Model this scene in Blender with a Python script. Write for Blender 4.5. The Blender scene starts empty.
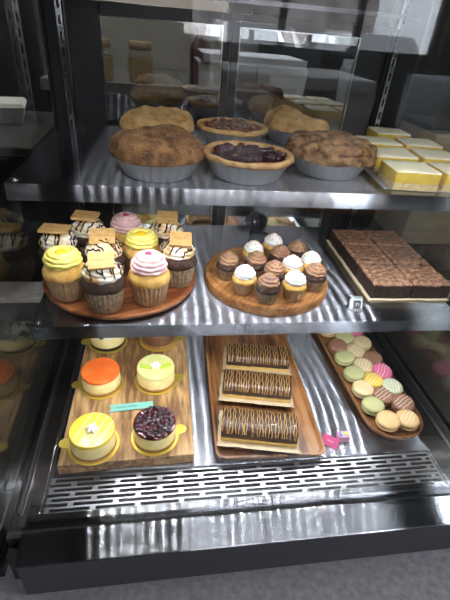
import bpy, bmesh, math, random
from mathutils import Vector, Matrix, noise, Euler
from mathutils.bvhtree import BVHTree
PI = math.pi
S = bpy.context.scene
COL = S.collection
rnd = random.Random(7)

# ------------------------------------------------------------------ camera
CZ = 1.45
FPX = 416.0
def cam_matrix():
    vx, vz = (2950.0, 273.0), (168.0, 926.0)
    X = Vector((vx[0]-225, -(vx[1]-300), -FPX)).normalized()
    D = Vector((vz[0]-225, -(vz[1]-300), -FPX)).normalized()
    Z = -D; Z = (Z - X*(X.dot(Z))).normalized()
    Y = Z.cross(X)
    return Matrix((X, Y, Z))          # world = R @ cam
R3 = cam_matrix()
cd = bpy.data.cameras.new('camera')
cam = bpy.data.objects.new('camera', cd); COL.objects.link(cam)
cd.sensor_fit = 'HORIZONTAL'; cd.sensor_width = 36; cd.lens = 36*FPX/450
cd.clip_start = 0.02; cd.clip_end = 200
cam.matrix_world = Matrix.Translation((0, 0, CZ)) @ R3.to_4x4()
S.camera = cam
def ray(px, py):
    return R3 @ Vector(((px-225)/FPX, -(py-300)/FPX, -1.0))
def at(px, py, z):
    d = ray(px, py); t = (z-CZ)/d.z
    return Vector((0, 0, CZ)) + d*t

# ------------------------------------------------------------------ materials
MATS = {}
def mat(name, col, rough=0.5, metal=0.0, col2=None, nscale=60, stretch=(1, 1, 1), bump=0.0, bscale=None, detail=4, lo=.35, hi=.65,
        coat=0.0, sss=0.0, spec=0.5, emit=0.0, aniso=0.0, tangent=None, col3=None, bdist=.002):
    if name in MATS: return MATS[name]
    m = bpy.data.materials.new(name); m.use_nodes = True
    nt = m.node_tree; N = nt.nodes; L = nt.links
    b = N['Principled BSDF']
    def rgba(c): return (c[0], c[1], c[2], 1)
    b.inputs['Base Color'].default_value = rgba(col)
    b.inputs['Roughness'].default_value = rough
    b.inputs['Metallic'].default_value = metal
    b.inputs['Coat Weight'].default_value = coat
    b.inputs['Coat Roughness'].default_value = .12
    b.inputs['Specular IOR Level'].default_value = spec
    if sss:
        b.inputs['Subsurface Weight'].default_value = sss
        b.inputs['Subsurface Radius'].default_value = (.004, .003, .0015)
    if emit:
        b.inputs['Emission Color'].default_value = rgba(col); b.inputs['Emission Strength'].default_value = emit
    if aniso:
        b.inputs['Anisotropic'].default_value = aniso
        cx = N.new('ShaderNodeCombineXYZ')
        for i in range(3): cx.inputs[i].default_value = tangent[i]
        L.new(cx.outputs[0], b.inputs['Tangent'])
    if col2 is not None or bump:
        tc = N.new('ShaderNodeTexCoord'); mp = N.new('ShaderNodeMapping')
        mp.inputs['Scale'].default_value = stretch
        L.new(tc.outputs['Object'], mp.inputs[0])
    if col2 is not None:
        n = N.new('ShaderNodeTexNoise'); n.inputs['Scale'].default_value = nscale; n.inputs['Detail'].default_value = detail
        r = N.new('ShaderNodeValToRGB')
        r.color_ramp.elements[0].position = lo; r.color_ramp.elements[1].position = hi
        r.color_ramp.elements[0].color = rgba(col); r.color_ramp.elements[1].color = rgba(col2)
        if col3 is not None:
            e = r.color_ramp.elements.new((lo+hi)/2); e.color = rgba(col3)
        L.new(mp.outputs[0], n.inputs['Vector']); L.new(n.outputs['Fac'], r.inputs[0]); L.new(r.outputs[0], b.inputs['Base Color'])
    if bump:
        n2 = N.new('ShaderNodeTexNoise'); n2.inputs['Scale'].default_value = bscale or nscale; n2.inputs['Detail'].default_value = 5
        bp = N.new('ShaderNodeBump'); bp.inputs['Strength'].default_value = bump; bp.inputs['Distance'].default_value = bdist
        L.new(mp.outputs[0], n2.inputs['Vector']); L.new(n2.outputs['Fac'], bp.inputs['Height']); L.new(bp.outputs[0], b.inputs['Normal'])
    MATS[name] = m
    return m

def brushed(name, col, rough=.26, an=.86, mixin=.3):
    """steel brushed along x: lights smear into streaks across the grain"""
    if name in MATS: return MATS[name]
    m = bpy.data.materials.new(name); m.use_nodes = True
    nt = m.node_tree; N = nt.nodes; L = nt.links
    N.remove(N['Principled BSDF'])
    cx = N.new('ShaderNodeCombineXYZ'); cx.inputs[0].default_value = 1
    g = []
    for r_, a_ in ((rough, an), (rough*.75, .5)):
        q = N.new('ShaderNodeBsdfAnisotropic'); q.inputs['Color'].default_value = (*col, 1); q.inputs['Roughness'].default_value = r_; q.inputs['Anisotropy'].default_value = a_
        L.new(cx.outputs[0], q.inputs['Tangent']); g.append(q)
    mx = N.new('ShaderNodeMixShader'); mx.inputs[0].default_value = mixin
    L.new(g[0].outputs[0], mx.inputs[1]); L.new(g[1].outputs[0], mx.inputs[2]); L.new(mx.outputs[0], N['Material Output'].inputs[0])
    MATS[name] = m
    return m

def glass_mat(name, r0=.04, tint=(1, 1, 1), refl=1.0):
    if name in MATS: return MATS[name]
    m = bpy.data.materials.new(name); m.use_nodes = True
    nt = m.node_tree; N = nt.nodes; L = nt.links
    N.remove(N['Principled BSDF']); out = N['Material Output']
    lw = N.new('ShaderNodeLayerWeight'); lw.inputs['Blend'].default_value = .5
    p = N.new('ShaderNodeMath'); p.operation = 'POWER'; p.inputs[1].default_value = 5
    mu = N.new('ShaderNodeMath'); mu.operation = 'MULTIPLY_ADD'; mu.inputs[1].default_value = 1-r0; mu.inputs[2].default_value = r0
    L.new(lw.outputs['Facing'], p.inputs[0]); L.new(p.outputs[0], mu.inputs[0])
    t = N.new('ShaderNodeBsdfTransparent'); t.inputs[0].default_value = (*tint, 1)
    g = N.new('ShaderNodeBsdfGlossy'); g.inputs['Roughness'].default_value = 0.0; g.inputs['Color'].default_value = (*[refl]*3, 1)
    mx = N.new('ShaderNodeMixShader')
    L.new(mu.outputs[0], mx.inputs[0]); L.new(t.outputs[0], mx.inputs[1]); L.new(g.outputs[0], mx.inputs[2]); L.new(mx.outputs[0], out.inputs[0])
    MATS[name] = m
    return m

def wood_mat(name, c1, c2, c3, axis=0, scale=14, rough=.42, knots=.0, coat=.0):
    if name in MATS: return MATS[name]
    m = bpy.data.materials.new(name); m.use_nodes = True
    nt = m.node_tree; N = nt.nodes; L = nt.links; b = N['Principled BSDF']
    b.inputs['Roughness'].default_value = rough; b.inputs['Coat Weight'].default_value = coat; b.inputs['Coat Roughness'].default_value = .3
    tc = N.new('ShaderNodeTexCoord'); mp = N.new('ShaderNodeMapping')
    st = [1, 1, 1]; st[axis] = .09 if not knots else .16
    mp.inputs['Scale'].default_value = st
    L.new(tc.outputs['Object'], mp.inputs[0])
    n = N.new('ShaderNodeTexNoise'); n.inputs['Scale'].default_value = scale; n.inputs['Detail'].default_value = 3; n.inputs['Distortion'].default_value = 1.2
    n2 = N.new('ShaderNodeTexNoise'); n2.inputs['Scale'].default_value = scale*9; n2.inputs['Detail'].default_value = 6
    L.new(mp.outputs[0], n.inputs['Vector']); L.new(mp.outputs[0], n2.inputs['Vector'])
    ma = N.new('ShaderNodeMath'); ma.operation = 'MULTIPLY_ADD'; ma.inputs[1].default_value = .45
    mb = N.new('ShaderNodeMath'); mb.operation = 'MULTIPLY'; mb.inputs[1].default_value = .6
    L.new(n.outputs['Fac'], mb.inputs[0]); L.new(n2.outputs['Fac'], ma.inputs[0]); L.new(mb.outputs[0], ma.inputs[2])
    r = N.new('ShaderNodeValToRGB')
    r.color_ramp.elements[0].position = .43; r.color_ramp.elements[1].position = .62
    r.color_ramp.elements[0].color = (*c1, 1); r.color_ramp.elements[1].color = (*c3, 1)
    e = r.color_ramp.elements.new(.53); e.color = (*c2, 1)
    L.new(ma.outputs[0], r.inputs[0]); L.new(r.outputs[0], b.inputs['Base Color'])
    bp = N.new('ShaderNodeBump'); bp.inputs['Strength'].default_value = .15; bp.inputs['Distance'].default_value = .001
    L.new(n2.outputs['Fac'], bp.inputs['Height']); L.new(bp.outputs[0], b.inputs['Normal'])
    MATS[name] = m
    return m

# ------------------------------------------------------------------ mesh building
class MB:
    def __init__(s): s.v = []; s.f = []; s.m = []
    def add(s, vs, fs, m=0):
        o = len(s.v); s.v.extend([tuple(v) for v in vs]); s.f.extend([tuple(o+i for i in f) for f in fs]); s.m.extend([m]*len(fs)); return s
    def box(s, x0, x1, y0, y1, z0, z1, m=0):
        vs = [(x, y, z) for z in (z0, z1) for y in (y0, y1) for x in (x0, x1)]
        return s.add(vs, [(0, 2, 3, 1), (4, 5, 7, 6), (0, 1, 5, 4), (2, 6, 7, 3), (0, 4, 6, 2), (1, 3, 7, 5)], m)
    def obox(s, c, sx, sy, sz, rot=(0, 0, 0), m=0):
        M = Euler(rot).to_matrix(); c = Vector(c)
        vs = [c + M @ Vector((x*sx/2, y*sy/2, z*sz/2)) for z in (-1, 1) for y in (-1, 1) for x in (-1, 1)]
        return s.add(vs, [(0, 2, 3, 1), (4, 5, 7, 6), (0, 1, 5, 4), (2, 6, 7, 3), (0, 4, 6, 2), (1, 3, 7, 5)], m)
    def loft(s, loops, m=0, cap0=True, cap1=True, closed=False):
        n = len(loops[0]); vs = [p for l in loops for p in l]; fs = []
        K = len(loops)
        for k in range(K if closed else K-1):
            a, b = k*n, ((k+1) % K)*n
            for i in range(n):
                j = (i+1) % n
                fs.append((a+i, a+j, b+j, b+i))
        if not closed:
            if cap0: fs.append(tuple(range(n-1, -1, -1)))
            if cap1: fs.append(tuple((K-1)*n+i for i in range(n)))
        return s.add(vs, fs, m)
    def lathe(s, prof, n=40, c=(0, 0, 0), rmod=None, m=0, cap0=True, cap1=True, zmod=None, jit=None):
        loops = []
        for k, (r, z) in enumerate(prof):
            l = []
            for i in range(n):
                a = 2*PI*i/n
                rr = r*(rmod(a, k, z) if rmod else 1)
                zz = z + (zmod(a, rr) if zmod else 0)
                p = Vector((rr*math.cos(a), rr*math.sin(a), zz))
                if jit: p += jit(p)
                l.append(p + Vector(c))
            loops.append(l)
        return s.loft(loops, m, cap0, cap1)
    def tube(s, pts, r, n=6, m=0, flute=None, closed=False):
        pts = [Vector(p) for p in pts]; loops = []
        up = Vector((0, 0, 1))
        for i, p in enumerate(pts):
            a = pts[(i-1) % len(pts)] if (i or closed) else p
            b = pts[(i+1) % len(pts)] if (i < len(pts)-1 or closed) else p
            t = (b-a).normalized() if (b-a).length > 1e-9 else Vector((1, 0, 0))
            u = up.cross(t)
            if u.length < 1e-4: u = Vector((1, 0, 0)).cross(t)
            u.normalize(); w = t.cross(u)
            rr = r(i/(len(pts)-1)) if callable(r) else r
            l = []
            for k in range(n):
                th = 2*PI*k/n
                q = rr*(flute(th, i) if flute else 1)
                l.append(p + u*(q*math.cos(th)) + w*(q*math.sin(th)))
            loops.append(l)
        return s.loft(loops, m, closed=closed)
    def ball(s, c, rx, ry, rz, n=14, k=8, m=0, amp=0, freq=60, seed=0):
        loops = []
        for j in range(1, k):
            ph = PI*j/k; l = []
            for i in range(n):
                th = 2*PI*i/n
                d = Vector((math.sin(ph)*math.cos(th), math.sin(ph)*math.sin(th), -math.cos(ph)))
                q = 1 + (amp*noise.noise(Vector((d.x*rx, d.y*ry, d.z*rz))*freq + Vector((seed, seed*1.7, 0))) if amp else 0)
                l.append(Vector(c) + Vector((d.x*rx, d.y*ry, d.z*rz))*q)
            loops.append(l)
        return s.loft(loops, m)
    def bvh(s): return BVHTree.FromPolygons([Vector(v) for v in s.v], s.f)
    def build(s, name, mats, parent=None, smooth=40, loc=(0, 0, 0), rot=(0, 0, 0), bevel=0, seg=2):
        me = bpy.data.meshes.new(name); me.from_pydata(s.v, [], s.f)
        if not isinstance(mats, (list, tuple)): mats = [mats]
        for m in mats: me.materials.append(m)
        for p, mi in zip(me.polygons, s.m): p.material_index = mi
        bm = bmesh.new(); bm.from_mesh(me); bmesh.ops.recalc_face_normals(bm, faces=bm.faces); bm.to_mesh(me); bm.free()
        if smooth:
            for p in me.polygons: p.use_smooth = True
            me.set_sharp_from_angle(angle=math.radians(smooth))
        o = bpy.data.objects.new(name, me); COL.objects.link(o)
        o.parent = parent; o.location = loc; o.rotation_euler = rot
        if bevel:
            bv = o.modifiers.new('bevel', 'BEVEL'); bv.width = bevel; bv.segments = seg; bv.limit_method = 'ANGLE'; bv.angle_limit = math.radians(40)
        return o

def rrect(hx, hy, r, z, n=6, cx=0, cy=0):
    r = min(r, hx*.999, hy*.999); pts = []
    for q, (sx, sy) in enumerate(((1, 1), (-1, 1), (-1, -1), (1, -1))):
        for k in range(n+1):
            a = q*PI/2 + k*PI/2/n
            pts.append(Vector((cx + sx*(hx-r) + r*math.cos(a), cy + sy*(hy-r) + r*math.sin(a), z)))
    return pts

def tag(o, label, cat, group=None, kind=None):
    o['label'] = label; o['category'] = cat
    if group: o['group'] = group
    if kind: o['kind'] = kind
    return o
def thing(name, label, cat, loc=(0, 0, 0), rz=0, group=None, rot=None):
    o = bpy.data.objects.new(name, None); COL.objects.link(o); o.empty_display_size = .02
    o.location = loc; o.rotation_euler = rot or (0, 0, rz)
    return tag(o, label, cat, group)
def struct(o): o['kind'] = 'structure'; return o
def copy_thing(src, loc, label, rz=0, rot=None):
    r = src.copy(); COL.objects.link(r); r.location = loc; r.rotation_euler = rot or (0, 0, rz); r['label'] = label
    for ch in [o for o in bpy.data.objects if o.parent == src]:
        c = ch.copy(); COL.objects.link(c); c.parent = r
        for g in [o for o in bpy.data.objects if o.parent == ch]:
            d = g.copy(); COL.objects.link(d); d.parent = c
    return r

# ------------------------------------------------------------------ palette
M_steel = brushed('brushed_steel', (.40, .41, .45), .25, .88, .22)
M_steel_up = brushed('brushed_steel_upper', (.42, .43, .47), .19, .86, .2)
M_steelv = brushed('brushed_steel_front', (.52, .53, .56), .205, .90, .04)
M_chrome = mat('polished_steel', (.62, .63, .65), .12, 1)
M_steeld = mat('dark_steel', (.16, .16, .18), .25, 1)
M_black = mat('black_aluminium', (.012, .012, .014), .35)
M_blackg = mat('black_seal', (.006, .006, .006), .5)
M_front = glass_mat('clear_front_glass', .04)
M_side = glass_mat('clear_side_glass', .028, (.84, .87, .85), .6)
M_sider = glass_mat('clear_end_glass', .085, (.80, .82, .80), 1.0)
M_door = glass_mat('reflective_door_glass', .28, (.72, .74, .74))
M_led = mat('white_diode', (.94, .97, 1.0), .5, emit=270)
M_led2 = mat('canopy_diode', (.94, .97, 1.0), .5, emit=430)
M_foil = mat('foil', (.86, .86, .85), .38, .72, bump=.25, nscale=90)
M_card_white = mat('white_card', (.78, .78, .76), .6)
M_acacia = wood_mat('acacia_wood', (.11, .028, .010), (.27, .085, .026), (.42, .16, .055), axis=0, scale=16, coat=.25)
M_acacia_y = wood_mat('acacia_wood_lengthwise', (.085, .032, .012), (.22, .092, .030), (.36, .17, .062), axis=1, scale=18, coat=.25)
M_tray2 = wood_mat('mango_wood', (.10, .034, .010), (.21, .085, .025), (.34, .155, .052), axis=1, scale=14, coat=.2)
M_round = wood_mat('oiled_beech', (.20, .075, .022), (.36, .155, .050), (.47, .235, .085), axis=0, scale=20, coat=.3)
M_rustic = wood_mat('rustic_oak', (.17, .085, .030), (.42, .24, .095), (.60, .39, .18), axis=1, scale=15, rough=.6, knots=1)

# ------------------------------------------------------------------ levels of the case
DECK, SH2, SH1 = .820, 1.043, 1.258
XL, XR = -.212, .545
YG, YB = .332, .955
CT = .722                                     # counter top

# ------------------------------------------------------------------ display case
case = thing('display_case', 'refrigerated glass display case with brushed steel base, clear panes and black back doors', 'display case', (.15, .6, CT))
def cpart(name, mb, m, smooth=30, bevel=0, parent=case):
    off = Vector((.15, .6, CT))
    mb.v = [tuple(Vector(v)-off) for v in mb.v]
    o = mb.build(name, m, parent, smooth, bevel=bevel); return o
p = MB().box(XL-.012, XR+.012, .325, YB+.03, CT+.0005, .79)
cpart('plinth', p, M_black)
p = MB(); prof = [(.2970, .8145), (.2960, .8165), (.2970, .8185), (.3285, .8236), (.331, .8245), (.339, .8245), (.339, .79), (.320, .79), (.320, .8125)]
p.loft([[Vector((x, y, z)) for y, z in prof] for x in (XL+.012, XR+.012)])
cpart('front_fascia', p, M_steelv, 50)
cpart('front_skirt', MB().box(XL+.012, XR+.012, .2985, .319, .729, .8120), mat('dark_skirt', (.07, .068, .08), .35, .6), 0, .001)
p = MB().box(XL-.012, XR+.012, .3395, .350, .776, .812)
cpart('glass_channel', p, M_blackg)
p = MB(); prof = [(.351, .78), (.351, .826), (.3525, .8285), (.362, .829), (.3645, .826), (.3655, .80), (.3655, .78)]
p.loft([[Vector((x, y, z)) for y, z in prof] for x in (XL+.002, XR-.002)])
cpart('front_lip', p, M_steelv, 50)
# vent grille: staggered slots
p = MB(); x0, x1 = XL+.032, .486; ya, yb = .367, .428
rows = 7; gap = .0052; bar = (yb-ya-rows*gap)/(rows+1)
y = ya
for r in range(rows+1):
    p.box(x0, x1, y, y+bar, .8155, .8175)
    if r < rows:
        xs = x0 + (.0 if r % 2 == 0 else .034)
        while xs < x1-.006:
            p.box(xs, min(xs+.0085, x1), y+bar-.0001, y+bar+gap+.0001, .8155, .8175)
            xs += .068
        p.box(x1-.004, x1, y+bar, y+bar+gap, .8155, .8175)
    y += bar+gap
cpart('vent_grille', p, mat('grille_steel', (.36, .37, .39), .33, 1), 0)
p = MB().box(x0, x1, .366, .430, .785, .787)
cpart('duct_floor', p, M_blackg)
p = MB(); p.box(x0, x1, .430, YB-.002, .812, DECK)
cpart('base_deck', p, M_steel, 30, .0015)
for s, (a, b) in enumerate(((XL+.004, XL+.030), (.488, XR-.004))):
    p = MB().box(a, b, .366, YB-.002, .79, DECK+(.003 if s == 0 else 0)); cpart('side_trim', p, M_chrome, 30, .001)
    if s: break
    q = (b+.0005, b+.0045)
    p = MB()
    yy = .37
    while yy < YB-.02:
        p.box(q[0], q[1], yy, yy+.006, DECK+.0005, DECK+.0035); yy += .0085
    p.box(q[0], q[1], .37, YB-.02, DECK+.0004, DECK+.0015)
    cpart('rubber_seal', p, M_blackg, 0)
cpart('front_glass', MB().box(XL-.010, XR+.010, .3405, .3465, .815, 1.56), M_front, 0)
cpart('side_glass', MB().box(XL-.0065, XL-.0005, .352, YB+.02, .80, 1.56), M_side, 0)
cpart('side_glass', MB().box(XR+.0005, XR+.0065, .352, YB+.02, .80, 1.56), M_sider, 0)
for a, b in ((XL, XL+.003), (XR-.003, XR)):   # seal at the foot of the side glass
    cpart('glass_seal', MB().box(a, b, .366, YB, DECK-.02, DECK+.012), M_blackg)
# canopy with the lamp
p = MB(); p.box(XL-.012, XR+.012, .325, YB+.03, 1.562, 1.62)
cpart('canopy', p, M_steeld, 30, .003)
lampo = cpart('lamp_housing', MB().box(XL+.02, XR-.02, .352, .385, 1.535, 1.560), M_chrome)
p = MB(); x = XL+.04
while x < XR-.04:
    p.add([(x, .362, 1.5345), (x+.006, .362, 1.5345), (x+.006, .372, 1.5345), (x, .372, 1.5345)], [(0, 3, 2, 1)]); x += .025
cpart('diodes', p, M_led2, 0)
# black back frame, doors, slotted uprights
p = MB()
p.box(XL+.004, XL+.040, YB-.004, YB+.028, DECK, 1.56); p.box(.472, XR-.004, YB-.004, YB+.028, DECK, 1.56)
p.box(XL+.040, .472, YB-.004, YB+.028, 1.515, 1.56); p.box(XL+.040, .472, YB+.002, YB+.028, DECK, DECK+.03)
cpart('back_frame', p, M_black, 30, .002)
cpart('top_rail', MB().box(XL+.03, XR-.03, YB-.010, YB-.0045, 1.484, 1.492), M_steeld)
cpart('corner_seal', MB().box(XL, XL+.0045, YB-.014, YB+.0, DECK+.014, 1.55), M_blackg)
def door(xa, xb, yy, la, lb):
    d = cpart('sliding_door', MB(), M_black, 0)
    p = MB(); z0, z1 = DECK+.032, 1.468
    p.box(xa, la, yy, yy+.012, z0, z1); p.box(lb, xb, yy, yy+.012, z0, z1)
    p.box(la, lb, yy, yy+.012, z1-.022, z1); p.box(la, lb, yy, yy+.012, z0, z0+.045)
    me = p
    off = Vector((.15, .6, CT)); me.v = [tuple(Vector(v)-off) for v in me.v]
    me.build('door_frame', M_black, d, 30, bevel=.0015)
    p = MB()
    for a, b, c, e in ((la-.001, la+.0015, z0+.045, z1-.022), (lb-.0015, lb+.001, z0+.045, z1-.022)): p.box(a, b, yy-.001, yy+.001, c, e)
    p.box(la, lb, yy-.001, yy+.001, z1-.0235, z1-.021)
    p.v = [tuple(Vector(v)-off) for v in p.v]; p.build('glazing_bead', M_chrome, d, 0)
    p = MB().box(la+.0005, lb-.0005, yy+.004, yy+.008, z0+.0455, z1-.0225)
    p.v = [tuple(Vector(v)-off) for v in p.v]; p.build('glass_pane', M_door, d, 0)
    return d
door(XL+.042, .140, YB+.002, -.109, .1235)
door(.142, .470, YB+.002, .158, .407)
def upright(x):
    p = MB(); x0, x1 = x, x+.011; y0, y1 = YB-.022, YB-.0145
    z = DECK+.02; p.box(x0, x0+.0035, y0, y1, z, 1.55); p.box(x1-.0035, x1, y0, y1, z, 1.55); p.box(x0+.0035, x1-.0035, y1-.002, y1, z, 1.55, 1)
    while z < 1.54:
        p.box(x0+.0035, x1-.0035, y0, y1-.002, z, z+.011); z += .025
    cpart('slotted_upright', p, [M_chrome, M_blackg], 0)
upright(XL+.030); upright(.473)

# ------------------------------------------------------------------ shelves
def shelf(z, yf, xa, xb, label, steel):
    t = thing('steel_shelf', label, 'shelf', (xa, yf, z), group=None)
    W = xb-xa; Dp = .93-yf
    p = MB(); th = .0016; lip = .0225
    prof = [(Dp, 0), (.0004, 0), (0, -.0006), (-.0015, -lip), (.010, -lip), (.010, -lip+th), (.0005, -lip+th), (.0018, -.0045), (.005, -th), (Dp, -th)]
    p.loft([[Vector((x, y, zz)) for y, zz in prof] for x in (0, W)])
    p.build('shelf_panel', steel, t, 50)
    for fx in (.0002, W-.0018): MB().box(fx, fx+.0016, .03, Dp, -.022, -th).build('side_flange', M_steeld, t, 0)
    for x in (.011, W-.011):
        p = MB(); p.lathe([(.0042, .0), (.0042, .0010), (.0034, .0022), (.002, .0024), (.0015, .0012)], 14, (x, .011, .0002)); p.build('screw', M_chrome, t)
    p = MB().box(.03, W-.03, .012, .026, -.0165, -.0018); ls = p.build('lamp_strip', M_steeld, t, 0)
    p = MB(); x = .045
    while x < W-.045:
        p.add([(x, .016, -.0168), (x+.006, .014, -.0168), (x+.006, .024, -.0168), (x, .024, -.0168)], [(0, 3, 2, 1)]); x += .025
    p.build('diodes', M_led, ls, 0)
    # bracket arms into the uprights
    for x in (.016, W-.075):
        p = MB(); p.add([(x, Dp-.12, -.003), (x, Dp+.002, -.003), (x, Dp+.002, -.034), (x, Dp-.02, -.034), (x+.003, Dp-.12, -.003), (x+.003, Dp+.002, -.003), (x+.003, Dp+.002, -.034), (x+.003, Dp-.02, -.034)],
                        [(0, 1, 2, 3), (7, 6, 5, 4), (0, 4, 5, 1), (1, 5, 6, 2), (2, 6, 7, 3), (3, 7, 4, 0)])
        p.build('bracket', M_steeld, t, 0)
    return t
shelf(SH1, .560, XL+.013, XR-.013, 'upper brushed steel shelf holding the pies and lemon bars', M_steel_up)
shelf(SH2, .535, XL+.013, XR-.013, 'middle brushed steel shelf holding the cupcakes and brownies', M_steel)

# ------------------------------------------------------------------ generic food materials
M_crust_dk = mat('brown_sugared_crust', (.085, .034, .012), .75, col2=(.32, .16, .058), nscale=62, bump=1.0, bscale=420, lo=.36, hi=.66, detail=9, bdist=.004)
M_crust_gold = mat('golden_sugared_crust', (.48, .23, .065), .7, col2=(.82, .56, .25), nscale=70, detail=9, bdist=.004, bump=1.0, bscale=420, lo=.3, hi=.7)
M_crust_rim = mat('baked_rim_crust', (.50, .27, .09), .7, col2=(.68, .43, .17), nscale=60, bump=.5, bscale=300)
M_crust_str = mat('streusel_crust', (.085, .038, .014), .8, col2=(.38, .21, .09), nscale=75, detail=9, bdist=.004, bump=1.0, bscale=330, lo=.35, hi=.62)
M_pecan = mat('glazed_pecan_filling', (.05, .016, .008), .25, col2=(.30, .11, .05), nscale=95, bump=.6, bscale=130, coat=.6, lo=.42, hi=.62)
M_berry = mat('dark_berry_filling', (.010, .004, .008), .18, col2=(.075, .018, .022), nscale=80, bump=.6, bscale=120, coat=.8, lo=.42, hi=.65)
M_sugar = mat('sugar_grains', (.62, .46, .28), .3)

def foil_pan(R):
    p = MB(); n = 96
    fl = lambda a, k, z: 1 + (.026*math.cos(a*26) if k in (1, 2, 7) else 0)
    p.lathe([(R*.70, .0008), (R*.72, .0010), (R*.955, .0285), (R*.985, .0290), (R*.99, .0305), (R*.965, .0312), (R*.945, .0295), (R*.705, .0022)], n, rmod=fl, cap1=True)
    return p
def dome(R, H, seed, z0=.030, lump=.10, freq=17, over=1.07, ridge=0, flat=.62):
    p = MB(); n = 56; K = 14; loops = []
    prof = [(R*.95, z0-.001), (R*over*.995, z0-.002), (R*over*1.01, z0+.003)]
    for k in range(1, K+1):
        a = PI/2*k/K
        prof.append((R*over*math.cos(a)**flat if k < K else .0015, z0+.004+H*math.sin(a)**1.1))
    def jit(q):
        nn = noise.noise(q*freq + Vector((seed, 0, 0))); n2 = noise.noise(q*freq*3.2 + Vector((0, seed, 0)))
        h = max(0, q.z-z0)/H
        rd = ridge*math.exp(-((q.y+.2*q.x)/.012)**2)
        return Vector((q.x, q.y, 0)).normalized()*(nn*lump*.045*(1-.4*h)) + Vector((0, 0, (nn*lump*.10+n2*lump*.045+rd)*min(1, h*2)))
    p.lathe(prof, n, jit=jit)
    return p
def grains(dm, n, seed, R):
    b = dm.bvh(); rr = random.Random(seed); g = MB()
    for _ in range(n):
        a = rr.random()*2*PI; r = R*math.sqrt(rr.random())
        h = b.ray_cast(Vector((r*math.cos(a), r*math.sin(a), .2)), Vector((0, 0, -1)))
        if h[0] is not None:
            g.obox(h[0], .0007, .0006, .0006, (rr.random()*3, rr.random()*3, rr.random()*3))
    return g
PR = .0655
def pie(px, py, kind, label, R=PR, rz=0, dy=0, dx=0, seed=1):
    c = at(px, py, SH1+.03); c.z = SH1+.0004; c.y += dy; c.x += dx
    t = thing('pie', label, 'pie', c, rz, None)
    foil_pan(R).build('foil_pan', M_foil, t, 60)
    if kind in ('dark', 'gold'):
        d = dome(R, (.029 if kind == 'dark' else .0225 if py < 126.5 and px < 200 else .0205), seed, lump=.10 if kind == 'dark' else .12, ridge=.004 if kind == 'gold' else 0, flat=.80 if kind == 'dark' else .85, over=1.03 if kind == 'dark' else 1.02)
        d.build('top_crust', M_crust_dk if kind == 'dark' else M_crust_gold, t, 60)
        g = grains(d, 420, seed, R).build('sugar_grains', M_sugar, t, 0); g['kind'] = 'stuff'
    elif kind in ('pecan', 'berry'):
        p = MB()
        jit = lambda q: Vector((q.x, q.y, 0)).normalized()*(.0016*noise.noise(q*70+Vector((seed, 0, 0)))) + Vector((0, 0, .0022*noise.noise(q*60+Vector((0, seed, 0)))))
        p.lathe([(R*.93, .027), (R*1.02, .0285), (R*1.055, .0315), (R*1.04, .0355), (R*.97, .0370), (R*.90, .0345), (R*.86, .029), (R*.8, .026)], 72, jit=jit)
        p.build('crust_rim', M_crust_rim if kind == 'pecan' else mat('browned_rim_crust', (.36, .19, .075), .7, col2=(.56, .35, .15), nscale=60, bump=.5, bscale=300), t, 60)
        p = MB(); n = 48
        prof = [(R*.87, .0300)] + [(R*.87*(1-k/16), .0315+.003*math.sin(k/16*PI/2)) for k in range(1, 16)] + [(.0005, .0345)]
        p.lathe(prof, n, jit=lambda q: Vector((0, 0, .0035*noise.noise(q*120+Vector((seed*3, 0, 0))) + .002*noise.noise(q*300))), cap0=False)
        rr = random.Random(seed)
        for _ in range(60 if kind == 'pecan' else 46):
            a = rr.random()*2*PI; q = R*.80*math.sqrt(rr.random()); s = .003+rr.random()*.0035
            p.ball((q*math.cos(a), q*math.sin(a), .0345), s*1.3, s, s*.75, 8, 5, amp=.3, seed=rr.random()*9)
        p.build('filling', M_pecan if kind == 'pecan' else M_berry, t, 50)
    elif kind == 'streusel':
        # wide strips of crust with filling showing between
        p = MB(); prof = [(R*.95, .0285), (R*1.06, .029), (R*1.05, .034)] + [(R*1.02*(1-k/10)+.0006, .0345+.010*math.sin(k/10*PI/2)) for k in range(1, 11)]
        p.lathe(prof, 48, jit=lambda q: Vector((0, 0, .004*noise.noise(q*60+Vector((seed, 0, 0))))))
        p.build('filling', mat('cooked_apple_filling', (.06, .022, .008), .35, col2=(.16, .07, .025), nscale=90, bump=.6, coat=.3), t, 60)
        p = MB()
        def jit(q): return Vector((.0012*noise.noise(q*130), .0012*noise.noise(q*120+Vector((5, 0, 0))), .003*noise.noise(q*75+Vector((seed, 2, 0)))+.0012*noise.noise(q*260)))
        # strips as thick lofted bands following the dome
        def band(off, w, ang, lift):
            loops = []; N = 22; half = math.sqrt(max(0, (R*1.05)**2 - off*off))
            for i in range(N+1):
                u = -half + 2*half*i/N; l = []
                hh = lambda x, y: .0385+.013*max(0, 1-(x*x+y*y)/(R*1.08)**2)**.6
                for (dw, dz) in ((-w, -.004), (-w, .003), (-w*.6, .0062), (0, .0072), (w*.6, .0062), (w, .003), (w, -.004)):
                    x, y = u, off+dw; q = Vector((x*math.cos(ang)-y*math.sin(ang), x*math.sin(ang)+y*math.cos(ang), hh(x, y)+dz+lift))
                    if q.xy.length > R*1.07:
                        q.xy = q.xy.normalized()*R*1.07
                    l.append(q+jit(q))
                loops.append(l)
            p.loft(loops)
        for off in (-.046, -.017, .012, .041): band(off, .0125, .35, 0)
        for off in (-.030, .034): band(off, .012, 1.75, .002)
        p.lathe([(R*.95, .029), (R*1.09, .0285), (R*1.10, .034), (R*1.02, .041), (R*.92, .041), (R*.88, .034)], 60, jit=jit)
        p.build('crust_strips', M_crust_str, t, 60)
        g = grains(p, 330, seed, R).build('sugar_grains', M_sugar, t, 0); g['kind'] = 'stuff'
    return t
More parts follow.
